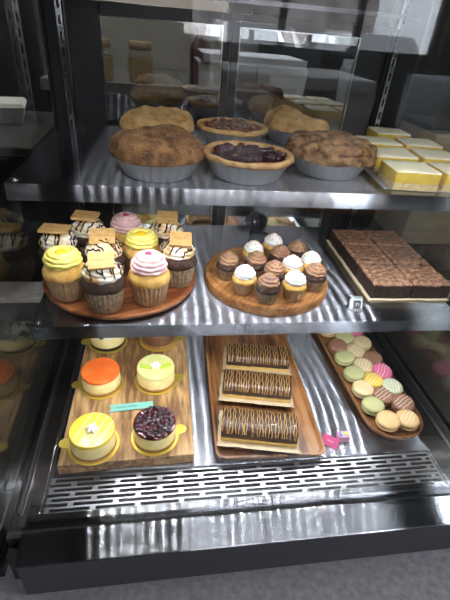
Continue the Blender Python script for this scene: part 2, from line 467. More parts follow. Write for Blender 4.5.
pie(158, 152.5, 'dark', 'dark brown domed pie in a foil pan, front left on the upper shelf', seed=3)
pie(158, 126, 'gold', 'golden sugared pie standing behind the dark brown domed pie', R=.064, dx=-.003, seed=8, rz=.3)
pie(231, 128, 'pecan', 'open red-brown pie with lumpy glazed filling, behind the dark berry pie', R=.064, dx=.002, seed=5)
pie(248, 156, 'berry', 'open pie with nearly black berry filling and wide browned rim', seed=11)
pie(296, 126, 'gold', 'golden crusted pie behind the patchy brown strip-topped pie', seed=21, rz=-.4)
pie(330, 153.5, 'streusel', 'patchy brown pie topped with crust strips in a foil pan, beside the lemon bars', R=.067, seed=14)

# ------------------------------------------------------------------ lemon bars
M_lem_side = mat('lemon_curd_layer', (.72, .47, .05), .4, sss=.15, col2=(.80, .58, .10), nscale=60)
M_lem_top = mat('powdered_lemon_top', (.88, .80, .50), .7, col2=(.92, .88, .72), nscale=110, bump=.15, lo=.3, hi=.7)
M_short = mat('shortbread_base', (.55, .40, .19), .8, col2=(.72, .58, .33), nscale=140, bump=.6, bscale=300)
sheet = tag(MB().loft([[Vector((x, y, SH1+z)) for x, y in ((.338, .585), (.535, .570), (.540, .925), (.375, .925))] for z in (.0003, .0009)]).build('baking_paper', mat('greaseproof_paper', (.30, .30, .30), .6), None, 0), 'sheet of greaseproof paper lying under the lemon bars', 'paper')
bars = []
def bar_mesh(sd):
    rr = random.Random(sd)
    L = .036
    def lp(h, z, dz=0): 
        pts = rrect(h, h*.94, .003, z, 2)
        return [Vector((q.x+.0007*noise.noise(q*200+Vector((sd, 0, 0))), q.y+.0007*noise.noise(q*190+Vector((0, sd, 0))), q.z+dz*noise.noise(q*50+Vector((sd, 3, 0))))) for q in pts]
    a = MB().loft([lp(L, 0), lp(L*1.01, .005), lp(L, .0105)])
    b = MB().loft([lp(L*.995, .0107), lp(L*1.0, .016), lp(L*.99, .0262, .002)], 0, True, False)
    b.loft([lp(L*.99, .0262, .002), lp(L*.955, .0280, .002), lp(L*.5, .0284, .002), lp(L*.05, .0284, .002)], 1, False, True)
    return a, b
spots = [((413, 167), 'lemon bar nearest the front edge of the upper shelf, beside the strip-topped pie'),
         ((461, 168), 'lemon bar cut off by the right edge of the photo, in the front row'),
         ((393, 152), 'lemon bar directly behind the frontmost lemon bar, left column'),
         ((441, 154.5), 'second-row lemon bar at the right edge of the photo'),
         ((378, 138), 'lemon bar in the third row, leftmost of all the bars'),
         ((423, 140.5), 'lemon bar in the third row, right of the leftmost bar'),
         ((385, 126.5), 'lemon bar farthest back on the upper shelf'),
         ]
pos = []
for (px, py), lab in spots:
    q = at(px, py, SH1+.030); pos.append([q.x, q.y])
def relax(pos, d, iters=200, box=None):
    for _ in range(iters):
        mv = False
        for i in range(len(pos)):
            for j in range(i+1, len(pos)):
                dx, dy = pos[j][0]-pos[i][0], pos[j][1]-pos[i][1]; L = math.hypot(dx, dy) or 1e-6
                if L < d:
                    k = (d-L)/2/L; mv = True
                    pos[i][0] -= dx*k; pos[i][1] -= dy*k; pos[j][0] += dx*k; pos[j][1] += dy*k
        if box:
            for q in pos: q[0] = min(max(q[0], box[0]), box[1]); q[1] = min(max(q[1], box[2]), box[3])
        if not mv: break
    return pos
LEMON = [(.388, .612), (.470, .612), (.398, .698), (.4815, .698), (.416, .788), (.4985, .788), (.482, .880)]
BARZ = SH1+.0010
for i, ((px, py), lab) in enumerate(spots):
    x, y = LEMON[i]
    t = thing('lemon_bar', lab, 'lemon bar', (x, y, BARZ), -.08+.04*math.sin(i*2.1), 'lemon bars on the upper shelf')
    a, b = bar_mesh(i*3+1)
    a.build('shortbread_base', M_short, t, 50); b.build('lemon_layer', [M_lem_side, M_lem_top], t, 50)
if bpy.app.background: print('LEMON px-derived', [(round(a, 3), round(b, 3)) for a, b in pos])

# ------------------------------------------------------------------ cupcakes
M_wrap = mat('tan_paper_wrapper', (.36, .22, .11), .7, col2=(.50, .34, .18), nscale=120)
M_wrapd = mat('stained_paper_wrapper', (.22, .145, .085), .7, col2=(.42, .32, .20), nscale=160)
M_choc_cake = mat('chocolate_cake', (.022, .009, .005), .8, col2=(.055, .024, .013), nscale=150, bump=.8, bscale=300)
M_van_cake = mat('vanilla_cake', (.55, .29, .055), .75, col2=(.72, .45, .13), nscale=70, bump=.4, bscale=280)
M_f_yellow = mat('yellow_frosting', (.78, .66, .12), .5, sss=.2, col2=(.84, .74, .22), nscale=60)
M_f_pink = mat('pink_frosting', (.64, .37, .39), .5, sss=.2, col2=(.74, .53, .50), nscale=60)
M_f_smore = mat('toasted_marshmallow', (.82, .77, .64), .5, sss=.2, col2=(.58, .35, .13), nscale=60, lo=.44, hi=.64)
M_f_white = mat('white_frosting', (.84, .83, .78), .5, sss=.2)
M_f_choc = mat('milk_chocolate_frosting', (.26, .135, .075), .5, col2=(.34, .19, .11), nscale=60)
M_drizzle = mat('chocolate_drizzle', (.030, .012, .008), .22, coat=.5)
M_graham = mat('graham_cracker', (.48, .27, .085), .75, col2=(.60, .37, .14), nscale=160, bump=.4, bscale=350)
M_curd = mat('lemon_curd', (.80, .55, .03), .2, coat=.5)
M_rasp = mat('berry_piece', (.35, .02, .09), .3, coat=.4)

def wrapper(r0, r1, h, n=26):
    p = MB()
    def rm(a, k, z): return 1 + (.034*math.cos(a*n))*(1 if k in (1, 2, 3) else .6)
    p.lathe([(r0*.97, 0), (r0, .0006), (r1*.985, h*.9), (r1, h), (r1*.975, h), (r1*.96, h*.86)], n*4, rmod=rm, cap1=False)
    return p
def muffin(r0, r1, z0, z1, seed, lump=.05):
    p = MB(); H = z1-z0; prof = [(r0, z0), (r1*.97, z0+.08*H), (r1, z0+.22*H)]
    for k in range(1, 9):
        a = PI/2*k/8; prof.append((max(.001, r1*math.cos(a)**.75), z0+.22*H+.78*H*math.sin(a)))
    jit = lambda q: Vector((q.x, q.y, 0))*(lump*noise.noise(q*90+Vector((seed, 0, 0)))) + Vector((0, 0, .0012*noise.noise(q*120+Vector((0, seed, 0)))))
    p.lathe(prof, 40, jit=jit); return p
def swirl(prof, ridges, amp, seed=0, flutes=9, famp=.02, n=72, K=54):
    """piped frosting: PROF (r, z) from the foot over the top, with a helical ridge winding up it"""
    p = MB(); L = [0]
    for (r0, z0), (r1, z1) in zip(prof, prof[1:]): L.append(L[-1]+math.hypot(r1-r0, z1-z0))
    def ev(t):
        d = t*L[-1]
        for i in range(len(L)-1):
            if d <= L[i+1]+1e-9:
                u = (d-L[i])/(L[i+1]-L[i]); return prof[i][0]+(prof[i+1][0]-prof[i][0])*u, prof[i][1]+(prof[i+1][1]-prof[i][1])*u
        return prof[-1]
    rings = [ev(k/K) for k in range(K+1)]
    for _ in range(2): rings = [rings[0]]+[tuple((a+2*b_+c)/4 for a, b_, c in zip(rings[i-1], rings[i], rings[i+1])) for i in range(1, K)]+[rings[-1]]
    loops = []
    for k, (r, z) in enumerate(rings):
        t = k/K; a_, b_ = rings[max(0, k-1)], rings[min(K, k+1)]
        tx, tz = b_[0]-a_[0], b_[1]-a_[1]; l = math.hypot(tx, tz) or 1; nx, nz = tz/l, -tx/l
        lo = []
        for i in range(n):
            th = 2*PI*i/n
            ph = ridges*t + th/(2*PI) + seed*.37
            rd = abs(math.sin(PI*ph))**.7 - .6
            q = amp*rd*min(1, t*6+.3)*(1 if t < .9 else (1-t)/.1) + famp*.03*math.cos(flutes*th+30*t)*(1-t)
            q += .0006*noise.noise(Vector((math.cos(th)*2, math.sin(th)*2, t*6+seed*5)))
            rr = max(.0004, r+nx*q); lo.append(Vector((rr*math.cos(th), rr*math.sin(th), z+nz*q)))
        loops.append(lo)
    return p.loft(loops)
def drizzle(fr, lines, r, seed, ext=.030, zt=.2):
    b = fr.bvh(); p = MB()
    for L in lines:
        pts = []
        for (x, y) in L:
            h = b.ray_cast(Vector((x, y, zt)), Vector((0, 0, -1)))
            if h[0] is not None: pts.append(h[0] + Vector((0, 0, r*.5)))
        if len(pts) > 3:
            sm = [pts[0]] + [(pts[i-1]+pts[i]*2+pts[i+1])/4 for i in range(1, len(pts)-1)] + [pts[-1]]
            p.tube(sm, r, 6)
    return p
def graham(sx, sy):
    p = MB(); t = .0045; p.box(-sx/2, sx/2, -sy/2, sy/2, 0, t)
    for i in range(3):
        for j in range(3):
            p.lathe([(.0007, t-.0001), (.0005, t+.0001)], 6, (-sx*.3+i*sx*.3, -sy*.3+j*sy*.3, 0), m=1)
    for k in (-1, 1):
        p.box(-sx/2+.001, sx/2-.001, -.0003, .0003, t-.0001, t+.00012, 1)
    return p
BIGZ = SH2 + .0132
def big(kind, x, y, label, seed, rz, gpos=None):
    t = thing('cupcake', label, 'cupcake', (x, y, BIGZ), rz, 'large cupcakes on the round wooden plate')
    choc = kind == 'smore'
    wrapper(.0250, .0315, .040).build('paper_wrapper', M_wrapd if choc else M_wrap, t, 60)
    muffin(.030, .0340, .038, .0655, seed, .06 if choc else .03).build('cake', M_choc_cake if choc else M_van_cake, t, 60)
    if kind == 'yellow':
        swirl([(.025, .0575), (.0288, .0625), (.0282, .069), (.0255, .0755), (.0205, .0800), (.0155, .0808), (.0115, .0785), (.004, .076), (.0004, .076)], 6.4, .0024, seed).build('frosting', M_f_yellow, t, 70)
        MB().ball((0, 0, .0765), .0110, .0115, .0055, 16, 8, amp=.1, seed=seed).build('lemon_curd', M_curd, t, 60)
    elif kind == 'pink':
        swirl([(.025, .0575), (.0288, .0625), (.0280, .069), (.025, .0755), (.0200, .0815), (.0145, .0850), (.010, .0860), (.005, .0845), (.0004, .0835)], 6.6, .0023, seed).build('frosting', M_f_pink, t, 70)
        MB().ball((0, 0, .0845), .0058, .0058, .0036, 12, 6, amp=.3, seed=seed).build('berry_piece', M_rasp, t, 60)
    else:
        f = swirl([(.026, .0555), (.0298, .0605), (.0290, .067), (.0255, .0735), (.0195, .079), (.012, .083), (.005, .0845), (.0004, .085)], 5.6, .0025, seed)
        f.build('frosting', M_f_smore, t, 70)
        lines = []; rr = random.Random(seed); n = 8
        for k in range(n):
            o = -.026 + .052*k/(n-1) + rr.uniform(-.002, .002); w = math.sqrt(max(0, .0305**2-o*o))
            sl = rr.uniform(-.25, .25)
            lines.append([(o + sl*(w*(2*i/26-1))+.0012*math.sin(i*.9+k), w*(2*i/26-1)) for i in range(27)])
        drizzle(f, lines, .0014, seed).build('chocolate_drizzle', M_drizzle, t, 60)
        gx, gy, gz, rx, ry, rzg, sx, sy = gpos
        graham(sx, sy).build('graham_cracker', [M_graham, mat('cracker_hole', (.25, .13, .05), .8)], t, 30, (gx, gy, gz), (rx, ry, rzg-rz), bevel=.0008)
    return t
plate_c = Vector((-.070, .668, SH2+.0004))
BIG = [('yellow', (69, 293), 'yellow-frosted cupcake at the front left of the round wooden plate', None),
       ('smore', (106, 304), 'chocolate cupcake with toasted swirl and graham square, front centre of the plate', (-.003, -.004, .0835, .30, -.05, .10, .038, .034)),
       ('pink', (150, 299), 'pink-frosted cupcake at the front right of the round wooden plate', None),
       ('smore', (171, 280), 'chocolate drizzled cupcake with graham square, right of the pink-frosted front cupcake', (-.006, -.002, .0835, .28, .05, -.05, .037, .034)),
       ('smore', (163, 262), 'drizzled cupcake with pale graham square, at the back right of the plate', (.000, -.002, .0845, .30, .0, -.06, .038, .034)),
       ('yellow', (134, 276), 'yellow-frosted cupcake in the middle of the plate, behind the pink one', None),
       ('smore', (107, 284), 'drizzled cupcake with large graham square, behind the front centre chocolate cupcake', (-.003, -.003, .0840, .30, .0, .08, .041, .037)),
       ('pink', (126, 256), 'pink-frosted cupcake at the far back of the round wooden plate', None),
       ('smore', (89, 261), 'drizzled cupcake with tilted graham square, back left of the pink one at the back', (.000, -.002, .0860, .0, .05, -.10, .043, .036)),
       ('smore', (65, 273), 'drizzled cupcake with flat graham square, behind the front left yellow cupcake', (-.002, -.002, .0860, -.06, .02, -.10, .045, .034))]
bp = [[at(px, py, BIGZ).x, at(px, py, BIGZ).y] for _, (px, py), _, _ in BIG]
for _ in range(80):
    relax(bp, .0695, 3)
    for q in bp:
        d = Vector((q[0]-plate_c.x, q[1]-plate_c.y))
        if d.length > .103: d = d.normalized()*.103; q[0], q[1] = plate_c.x+d.x, plate_c.y+d.y
for i, (k, _, lab, g) in enumerate(BIG):
    big(k, bp[i][0], bp[i][1], lab, i+1, i*.7, g)
# round plate
p = MB(); R = .1335
p.lathe([(R*.80, 0), (R*.90, .001), (R*.985, .010), (R, .0155), (R*.995, .0172), (R*.965, .0172), (R*.945, .0150), (R*.91, .0124), (R*.5, .0122), (.001, .0122)], 96)
tag(p.build('wooden_plate', M_acacia, None, 40, plate_c, (0, 0, .4)), 'round reddish acacia plate with raised rim carrying the large cupcakes', 'plate')

# mini cupcakes
mini_c = Vector((.198, .668, SH2+.0004))
p = MB(); R = .117
p.lathe([(R*.985, 0), (R, .0015), (R, .0165), (R*.99, .018), (R*.925, .018), (R*.915, .0158), (R*.885, .0158), (R*.875, .018), (R*.4, .018), (.001, .018)], 96)
tag(p.build('round_board', M_round, None, 40, mini_c, (0, 0, .9)), 'round wooden serving board with a groove carrying the mini cupcakes', 'serving board')
MINZ = SH2 + .0190
M_spr = [mat('sprinkle_%s' % n, c, .4) for n, c in (('red', (.6, .03, .04)), ('blue', (.05, .15, .6)), ('orange', (.75, .25, .03)), ('green', (.06, .4, .08)), ('yellow', (.8, .6, .05)), ('pink', (.7, .2, .35)))]
def mini(choc, x, y, label, seed, rz):
    t = thing('mini_cupcake', label, 'cupcake', (x, y, MINZ), rz, 'mini cupcakes on the round serving board')
    wrapper(.0150, .0195, .0225, 20).build('paper_wrapper', M_wrapd if choc else M_wrap, t, 60)
    muffin(.0186, .0215, .0215, .0355, seed, .05).build('cake', M_choc_cake if choc else M_van_cake, t, 60)
    f = swirl([(.0150, .0300), (.0180, .0340), (.0174, .0385), (.0145, .0428), (.0100, .0466), (.0055, .0497), (.0020, .0516), (.0004, .0522)], 4.4, .0020, seed, K=40, n=54)
    f.build('frosting', M_f_choc if choc else M_f_white, t, 70)
    b = f.bvh(); rr = random.Random(seed); p = MB()
    for _ in range(15):
        a = rr.random()*2*PI; q = .017*math.sqrt(rr.random())
        h = b.ray_cast(Vector((q*math.cos(a), q*math.sin(a), .2)), Vector((0, 0, -1)))
        if h[0] is not None: p.obox(h[0]+Vector((0, 0, .0003)), .0030, .0011, .0011, (0, rr.uniform(-.5, .5), rr.random()*3), rr.randrange(6))
    s = p.build('sprinkles', M_spr, t, 0); s['kind'] = 'stuff'
    return t
MINI = [(1, (227, 277), 'chocolate mini cupcake at the left edge of the round board'),
        (0, (243, 291), 'white-frosted mini cupcake at the front left of the round board'),
        (1, (266, 300), 'chocolate mini cupcake at the very front of the round board'),
        (0, (292, 297), 'white-frosted mini cupcake at the front right of the round board'),
        (1, (312, 288), 'chocolate mini cupcake at the right edge of the round board'),
        (1, (272, 286), 'chocolate mini cupcake in the middle, just behind the frontmost one'),
        (0, (290, 280), 'white-frosted mini cupcake right of the centre chocolate one'),
        (1, (254, 275), 'chocolate mini cupcake behind the front left white-frosted one'),
        (0, (252, 266), 'white-frosted mini cupcake at the back left of the round board'),
        (1, (278, 269), 'chocolate mini cupcake directly in front of the backmost white one'),
        (0, (307, 276), 'white-frosted mini cupcake behind the right edge chocolate one'),
        (0, (271, 257), 'white-frosted mini cupcake farthest back on the round board'),
        (1, (294, 264), 'chocolate mini cupcake at the back right of the round board')]
mp_ = [[at(px, py, MINZ).x, at(px, py, MINZ).y] for _, (px, py), _ in MINI]
for _ in range(80):
    relax(mp_, .0435, 3)
    for q in mp_:
        d = Vector((q[0]-mini_c.x, q[1]-mini_c.y))
        if d.length > .099: d = d.normalized()*.099; q[0], q[1] = mini_c.x+d.x, mini_c.y+d.y
for i, (c, _, lab) in enumerate(MINI): mini(c, mp_[i][0], mp_[i][1], lab, i+3, i*.9)

# coiled tag holder behind the mini cupcakes
q = at(258, 234, SH2)
t = thing('tag_holder', 'dark round slotted tag holder standing behind the mini cupcakes', 'tag holder', (q.x, q.y, SH2+.0004), .15)
M_pl = mat('dark_grey_plastic', (.10, .105, .12), .25, .6)
MB().loft([rrect(.022, .013, .004, 0), rrect(.022, .013, .004, .006), rrect(.019, .010, .003, .008)]).build('base', M_pl, t, 40)
p = MB()
for k, (rr_, yy) in enumerate(((.0195, -.011), (.0220, -.0037), (.0220, .0037), (.019, .011))):
    pts = [(rr_*1.15*math.cos(a*PI/16), yy, .0290+rr_*.95*math.sin(a*PI/16)) for a in range(32)]
    p.tube(pts, .0032, 8, closed=True)
p.build('ring', M_pl, t, 60, rot=(-.35, 0, .5))
MB().ball((0, 0, .0290), .0195, .010, .0175, 20, 10).build('core', M_pl, t, 60, rot=(-.35, 0, .5))

# brownies on a board
q0 = Vector((.376, .590, SH2)); ang = -.02
bt = thing('cutting_board', 'thin beige wooden board lined with baking paper under the brownies', 'cutting board', (q0.x, q0.y, SH2+.0004), ang)
BW, BD = .157, .246
MB().loft([rrect(BW/2, BD/2, .006, 0, 4, BW/2, BD/2), rrect(BW/2, BD/2, .006, .006, 4, BW/2, BD/2)]).build('board', wood_mat('pale_maple', (.42, .29, .15), (.55, .40, .22), (.64, .50, .30), axis=1, scale=16), bt, 40, bevel=.001)
p = MB(); nx, ny = 10, 22; vs = []; fs = []
for j in range(ny+1):
    for i in range(nx+1):
        x = -.004 + (BW+.003)*i/nx; yv = -.004+(BD+.006)*j/ny
        vs.append((x, yv, .0068 + (.0025 if i == 0 or j == 0 else 0)*(1+.8*noise.noise(Vector((x*40, yv*40, 0))))))
for j in range(ny):
    for i in range(nx):
        a = j*(nx+1)+i; fs.append((a, a+1, a+nx+2, a+nx+1))
p.add(vs, fs)
pp = p.build('baking_paper', mat('cream_baking_paper', (.72, .62, .44), .6), None, 60, (q0.x, q0.y, SH2+.0004), (0, 0, ang))
sd = pp.modifiers.new('solid', 'SOLIDIFY'); sd.thickness = .0005
tag(pp, 'cream baking paper showing round the edges of the brownies', 'baking paper')
M_brown_top = mat('crackled_brownie_top', (.13, .056, .030), .55, col2=(.44, .245, .15), nscale=130, bump=1.0, bscale=190, lo=.36, hi=.68, coat=.1, detail=8, bdist=.004)
M_brown_side = mat('brownie_crumb', (.016, .006, .004), .8, col2=(.045, .018, .010), nscale=190, bump=.9, bscale=320)
M_bline = mat('brownie_glaze_line', (.020, .008, .005), .3, coat=.4)
labs = ['brownie at the front left of the board, nearest the silver tag clip', 'brownie at the front right, by the right end of the middle shelf',
        'middle brownie in the left row of the board', 'middle brownie in the right row of the board', 'brownie at the back of the left row', 'brownie at the back of the right row']
k = 0
Mr = Matrix.Rotation(ang, 3, 'Z')
for j in range(3):
    for i in range(2):
        w, d = .0748, .0775
        lc = Vector((.0392+i*.0775, .0402+j*.0810, .0086))
        wc = Mr @ lc + Vector((q0.x, q0.y, SH2+.0004))
        t = thing('brownie', labs[k], 'brownie', wc, ang+.02*math.sin(k*3), 'brownies on the beige board')
        def lp(s, z, dz=0, n_=16):
            out = []
            hx, hy = w/2*s, d/2*s; per = []
            for a in range(n_): per.append((-hx+2*hx*a/n_, -hy))
            for a in range(n_): per.append((hx, -hy+2*hy*a/n_))
            for a in range(n_): per.append((hx-2*hx*a/n_, hy))
            for a in range(n_): per.append((-hx, hy-2*hy*a/n_))
            for x, y in per:
                v = Vector((x, y, z)); s3 = Vector((k*5.0, 0, 0))
                nn = noise.noise(v*110+s3)
                out.append(v + Vector((x, y, 0)).normalized()*(.0016*nn) + Vector((0, 0, dz*noise.noise(v*60+s3)+dz*.6*noise.noise(v*160+s3))))
            return out
        b = MB().loft([lp(.97, 0), lp(1.0, .004), lp(1.0, .020), lp(.99, .027, .0015)], 0, True, False)
        b.build('crumb', M_brown_side, t, 60)
        c = MB().loft([lp(.99, .027, .0015), lp(.965, .0297, .0016), lp(.9, .0300, .003), lp(.8, .0305, .0036), lp(.7, .0305, .0036), lp(.6, .0305, .0036), lp(.5, .0305, .0036), lp(.4, .0307, .0030), lp(.2, .0307, .002), lp(.03, .0307, .001)], 0, False, True)
        c.build('crackled_top', M_brown_top, t, 60)
        lines = []
        for m_ in range(5):
            o = -.028+.014*m_
            lines.append([(-.026+.052*i2/14, o+.018*(i2/14)+.0015*math.sin(i2+m_)) for i2 in range(15)])
        dz = drizzle(c, lines, .0005, k)
        if dz.v: dz.build('glaze_lines', M_bline, t, 60)
        k += 1

# silver tag clip at the shelf front
q = at(356, 310, SH2)
t = thing('tag_clip', 'small silver bent tag clip with dark label at the front of the middle shelf', 'tag clip', (q.x, max(q.y, .556), SH2+.0004), -.1)
M_clip = mat('satin_clip', (.50, .54, .56), .3, .7)
p = MB(); p.box(-.013, .011, -.004, .010, 0, .0010)
for x, sx in ((-.009, .007), (.0095, .003)): p.obox((x, .006, .0085), sx, .0012, .0185, (-.45, 0, 0))
p.obox((0, .0095, .0165), .022, .0012, .0045, (-.45, 0, 0)); p.obox((.001, .0125, .0185), .020, .006, .0012, (.15, 0, 0))
p.build('bracket', M_clip, t, 30, bevel=.0004)
lb = MB().obox((.0012, .0056, .0080), .0135, .0006, .0125, (-.45, 0, 0)).build('label', mat('grey_label', (.05, .05, .055), .4), t, 0)
p = MB()
for (x, dz, sx, sz) in ((.002, .002, .006, .0012), (.000, -.001, .0014, .005), (.0045, -.001, .0014, .004)): p.obox((x, .0050-dz*-.48, .0080+dz), sx, .0005, sz, (-.45, 0, 0))
p.build('label_marks', mat('pinkish_mark', (.62, .52, .55), .5), lb, 0)

# ------------------------------------------------------------------ bottom deck: cheesecakes on a rustic board
DZ = DECK + .0006
p = MB(); x0, x1, y0, y1 = -.168, .052, .432, .800
p.loft([[Vector((x, y, DZ+z)) for x, y in ((x0, y0), (x1, y0+.006), (x1+.003, y1), (x0+.004, y1))] for z in (0, .022)])
tag(p.build('wooden_board', M_rustic, None, 30, bevel=.0015), 'thick rustic brown wooden board under the small round cheesecakes', 'wooden board')
BZ = DZ + .0226
M_gold = mat('gold_card', (.86, .66, .12), .36, .7)
M_ccake = mat('cheesecake', (.84, .66, .26), .5, sss=.15, col2=(.90, .75, .36), nscale=60)
M_bisc = mat('biscuit_base', (.38, .19, .06), .85, col2=(.55, .32, .12), nscale=140, bump=.6, bscale=300)
M_cream = mat('whipped_cream', (.88, .87, .84), .5)
def star(z, r=.009, n=6, seed=0):
    p = MB()
    rm = lambda a, k, zz: 1+.22*math.cos(n*a+seed+k*.25)
    p.lathe([(r, 0), (r*1.08, r*.25), (r*.85, r*.6), (r*.5, r*.85), (r*.12, r*1.05)], 36, (0, 0, z), rmod=rm); return p
KH = .0305
def cheesecake(px, py, label, topm, R, tabang, kind, rz=0, tm2=None, wy=None):
    c = at(px, py, BZ) if wy is None else Vector((px, wy, 0))
    t = thing('mini_cheesecake', label, 'cheesecake', (c.x, c.y, BZ), 0, 'small round cheesecakes on the rustic board')
    # gold board with tab
    pts = []; Rb = R+.0045; n = 72; hw = .009/Rb
    p = MB()
    out = []
    for i in range(n):
        a = 2*PI*i/n
        da = (a-tabang+PI) % (2*PI)-PI
        r_ = Rb + (.016*math.sqrt(max(0, 1-(da*Rb/.0095)**2)) if abs(da)*Rb < .0095 else 0)
        out.append((r_*math.cos(a), r_*math.sin(a)))
    p.loft([[Vector((x, y, z)) for x, y in out] for z in (0, .0012)]); p.build('gold_board', M_gold, t, 40)
    z = .0016
    bm_ = M_bisc if kind != 'oreo' else mat('dark_cookie_base', (.02, .011, .008), .85, col2=(.06, .03, .02), nscale=140, bump=.6)
    MB().lathe([(R*.98, z), (R, z+.001), (R, z+.0065), (R*.97, z+.0068)], 56).build('biscuit_base', bm_, t, 50)
    body = M_ccake if kind != 'oreo2' else mat('chocolate_cheesecake', (.16, .07, .03), .5)
    MB().lathe([(R*.96, z+.0070), (R*.985, z+.0074), (R*.975, z+KH-.001), (R*.955, z+KH)], 56).build('cheesecake_filling', body, t, 50)
    zt = z+KH+.0002
    if kind == 'berry':
        p = MB(); prof = [(R*.955, zt), (R*.985, zt+.001), (R*.985, zt+.003)] + [(max(.0005, R*.96*(1-k2/10)), zt+.0045) for k2 in range(0, 11)]
        p.lathe(prof, 48, jit=lambda q: Vector((0, 0, .0018*noise.noise(q*150))) if q.z > zt+.004 else Vector((0, 0, 0)))
        p.build('red_syrup', topm, t, 60)
        rr = random.Random(4); p = MB(); pts = []
        for _ in range(900):
            a = rr.random()*2*PI; q = R*.88*math.sqrt(rr.random()); x, y = q*math.cos(a), q*math.sin(a)
            if all((x-u)**2+(y-v)**2 > .0066**2 for u, v in pts): pts.append((x, y))
        for x, y in pts:
            s_ = .0038+rr.random()*.0012; p.ball((x, y, zt+.0050), s_, s_, s_*.9, 12, 8, amp=.15, freq=200, seed=x*900)
        bo = p.build('berries', mat('black_berry', (.010, .004, .010), .10, coat=1.0, col2=(.045, .004, .012), nscale=90), t, 60); bo['kind'] = 'stuff'
    else:
        p = MB(); p.lathe([(R*.955, zt), (R*.98, zt+.0006), (R*.975, zt+.0042), (R*.94, zt+.0058), (R*.5, zt+.0058), (.0005, zt+.0058)], 56)
        p.build('glaze', topm, t, 50)
        if kind in ('lemon', 'lime'):
            star(zt+.0060, .0085).build('cream_star', M_cream, t, 50)
        if kind == 'lemon':
            lines = []
            for k2 in range(4):
                o = -.024+.0135*k2; w = math.sqrt(max(0, (R*.93)**2-o*o)); a = 1.15
                lines.append([((w*(2*i/10-1))*math.cos(a)-o*math.sin(a), (w*(2*i/10-1))*math.sin(a)+o*math.cos(a)) for i in range(11)])
            drizzle(p, lines, .0005, 1).build('white_drizzle', M_cream, t, 60)
        if kind == 'lime':
            pz = MB()
            for sx in (-1, 1):
                pz.loft([[Vector((sx*(.008+.016*u), -.004+.006*math.sin(a)*(1.2-.3*u)+.008*u*sx*0+.004*u, zt+.0062+.0012*math.cos(a))) for a in [2*PI*i/10 for i in range(10)]] for u in (0, .5, 1, 1.4)])
            pz.build('lime_slice', mat('lime_green', (.48, .62, .06), .35, coat=.3), t, 60)
        if kind.startswith('oreo'):
            rr = random.Random(9 if kind == 'oreo' else 12); pz = MB()
            for _ in range(70):
                a = rr.random()*2*PI; q = R*(.55+.42*math.sqrt(rr.random())); s = .0022+rr.random()*.003
                pz.ball((q*math.cos(a), q*math.sin(a), zt+.0065), s, s, s*.8, 7, 5, amp=.5, seed=rr.random()*9)
            g = pz.build('cookie_crumbs', mat('dark_cookie_crumb', (.018, .010, .008), .8), t, 30)
            g['kind'] = 'stuff'
    return t
cheesecake(94, 444, 'yellow glazed cheesecake with white stripes and cream star, front left of the board', mat('lemon_glaze', (.78, .56, .05), .25, coat=.3, col2=(.80, .61, .07), nscale=30), .0375, PI*.97, 'lemon')
cheesecake(155, 436, 'cheesecake topped with glossy dark berries, front right of the rustic board', mat('berry_glaze', (.05, .002, .006), .12, coat=.6, col2=(.12, .004, .012), nscale=80), .0365, .25, 'berry')
cheesecake(102, 384, 'cheesecake with smooth orange-red glaze, behind the yellow striped one', mat('orange_glaze', (.80, .14, .025), .2, coat=.5, col2=(.84, .20, .04), nscale=35), .0370, PI*1.0, 'orange')
cheesecake(156, 380, 'pale green cheesecake with lime and cream star, behind the berry one', mat('lime_glaze', (.70, .70, .22), .3, coat=.3, col2=(.78, .76, .36), nscale=40), .0375, .1, 'lime')
cheesecake(-.118, 0, 'white cheesecake with dark crumbs at the back left of the rustic board', mat('pale_topping', (.80, .74, .56), .4), .0375, PI, 'oreo', wy=.742)
cheesecake(-.008, 0, 'brown chocolate cheesecake at the back right of the rustic board', mat('choc_topping', (.20, .09, .04), .35), .0375, .1, 'oreo2', wy=.744)
# teal name flag lying on the board
A, B = at(109, 409, BZ), at(153, 405.5, BZ)
t = thing('name_flag', 'small teal paper flag with handwriting lying between the cheesecakes', 'name flag', (A.x, A.y, BZ+.0003), math.atan2(B.y-A.y, B.x-A.x))
Lf = (B-A).length
p = MB(); o = [(0, .0085), (.004, 0), (0, -.0085), (Lf, -.007), (Lf, .008)]
p.loft([[Vector((x, y, z+x*.03)) for x, y in o] for z in (0, .0006)]); fl = p.build('card', mat('teal_card', (.20, .50, .42), .6), t, 0)
p = MB()
for (a, b, n_) in ((.013, .030, 5), (.034, .052, 6)):
    pts = [(a+(b-a)*i/(n_*6), .0016*math.sin(i*1.05)+.0004, .0011+.03*(a+(b-a)*i/(n_*6))) for i in range(n_*6+1)]
    p.tube(pts, .00032, 4)
p.build('handwriting', mat('dark_ink', (.06, .12, .14), .6), fl, 0)

# ------------------------------------------------------------------ chocolate rolls on a tray
def tray(name, hx, hy, r, h, rim, depth, m, loc, rz, label):
    p = MB(); n = 8
    p.loft([rrect(hx-.008, hy-.008, r*.8, 0, n), rrect(hx-.002, hy-.002, r, h*.45, n), rrect(hx, hy, r, h*.9, n), rrect(hx-.001, hy-.001, r, h, n),
            rrect(hx-rim*.8, hy-rim*.8, r*.86, h, n), rrect(hx-rim, hy-rim, r*.84, h-.0012, n), rrect(hx-rim-.004, hy-rim-.004, r*.8, h-depth, n), rrect(hx*.4, hy*.4, r*.3, h-depth, n)])
    return tag(p.build(name, m, None, 40, loc, (0, 0, rz)), label, 'tray')
tray('wooden_tray', .099, .186, .016, .016, .005, .006, M_acacia_y, (.193, .613, DZ), -.03, 'rectangular brown wooden tray with rounded corners under the striped cake rolls')
TZ = DZ + .0105
M_rollc = mat('yellow_sponge', (.62, .40, .12), .7, col2=(.72, .52, .2), nscale=90, bump=.4)
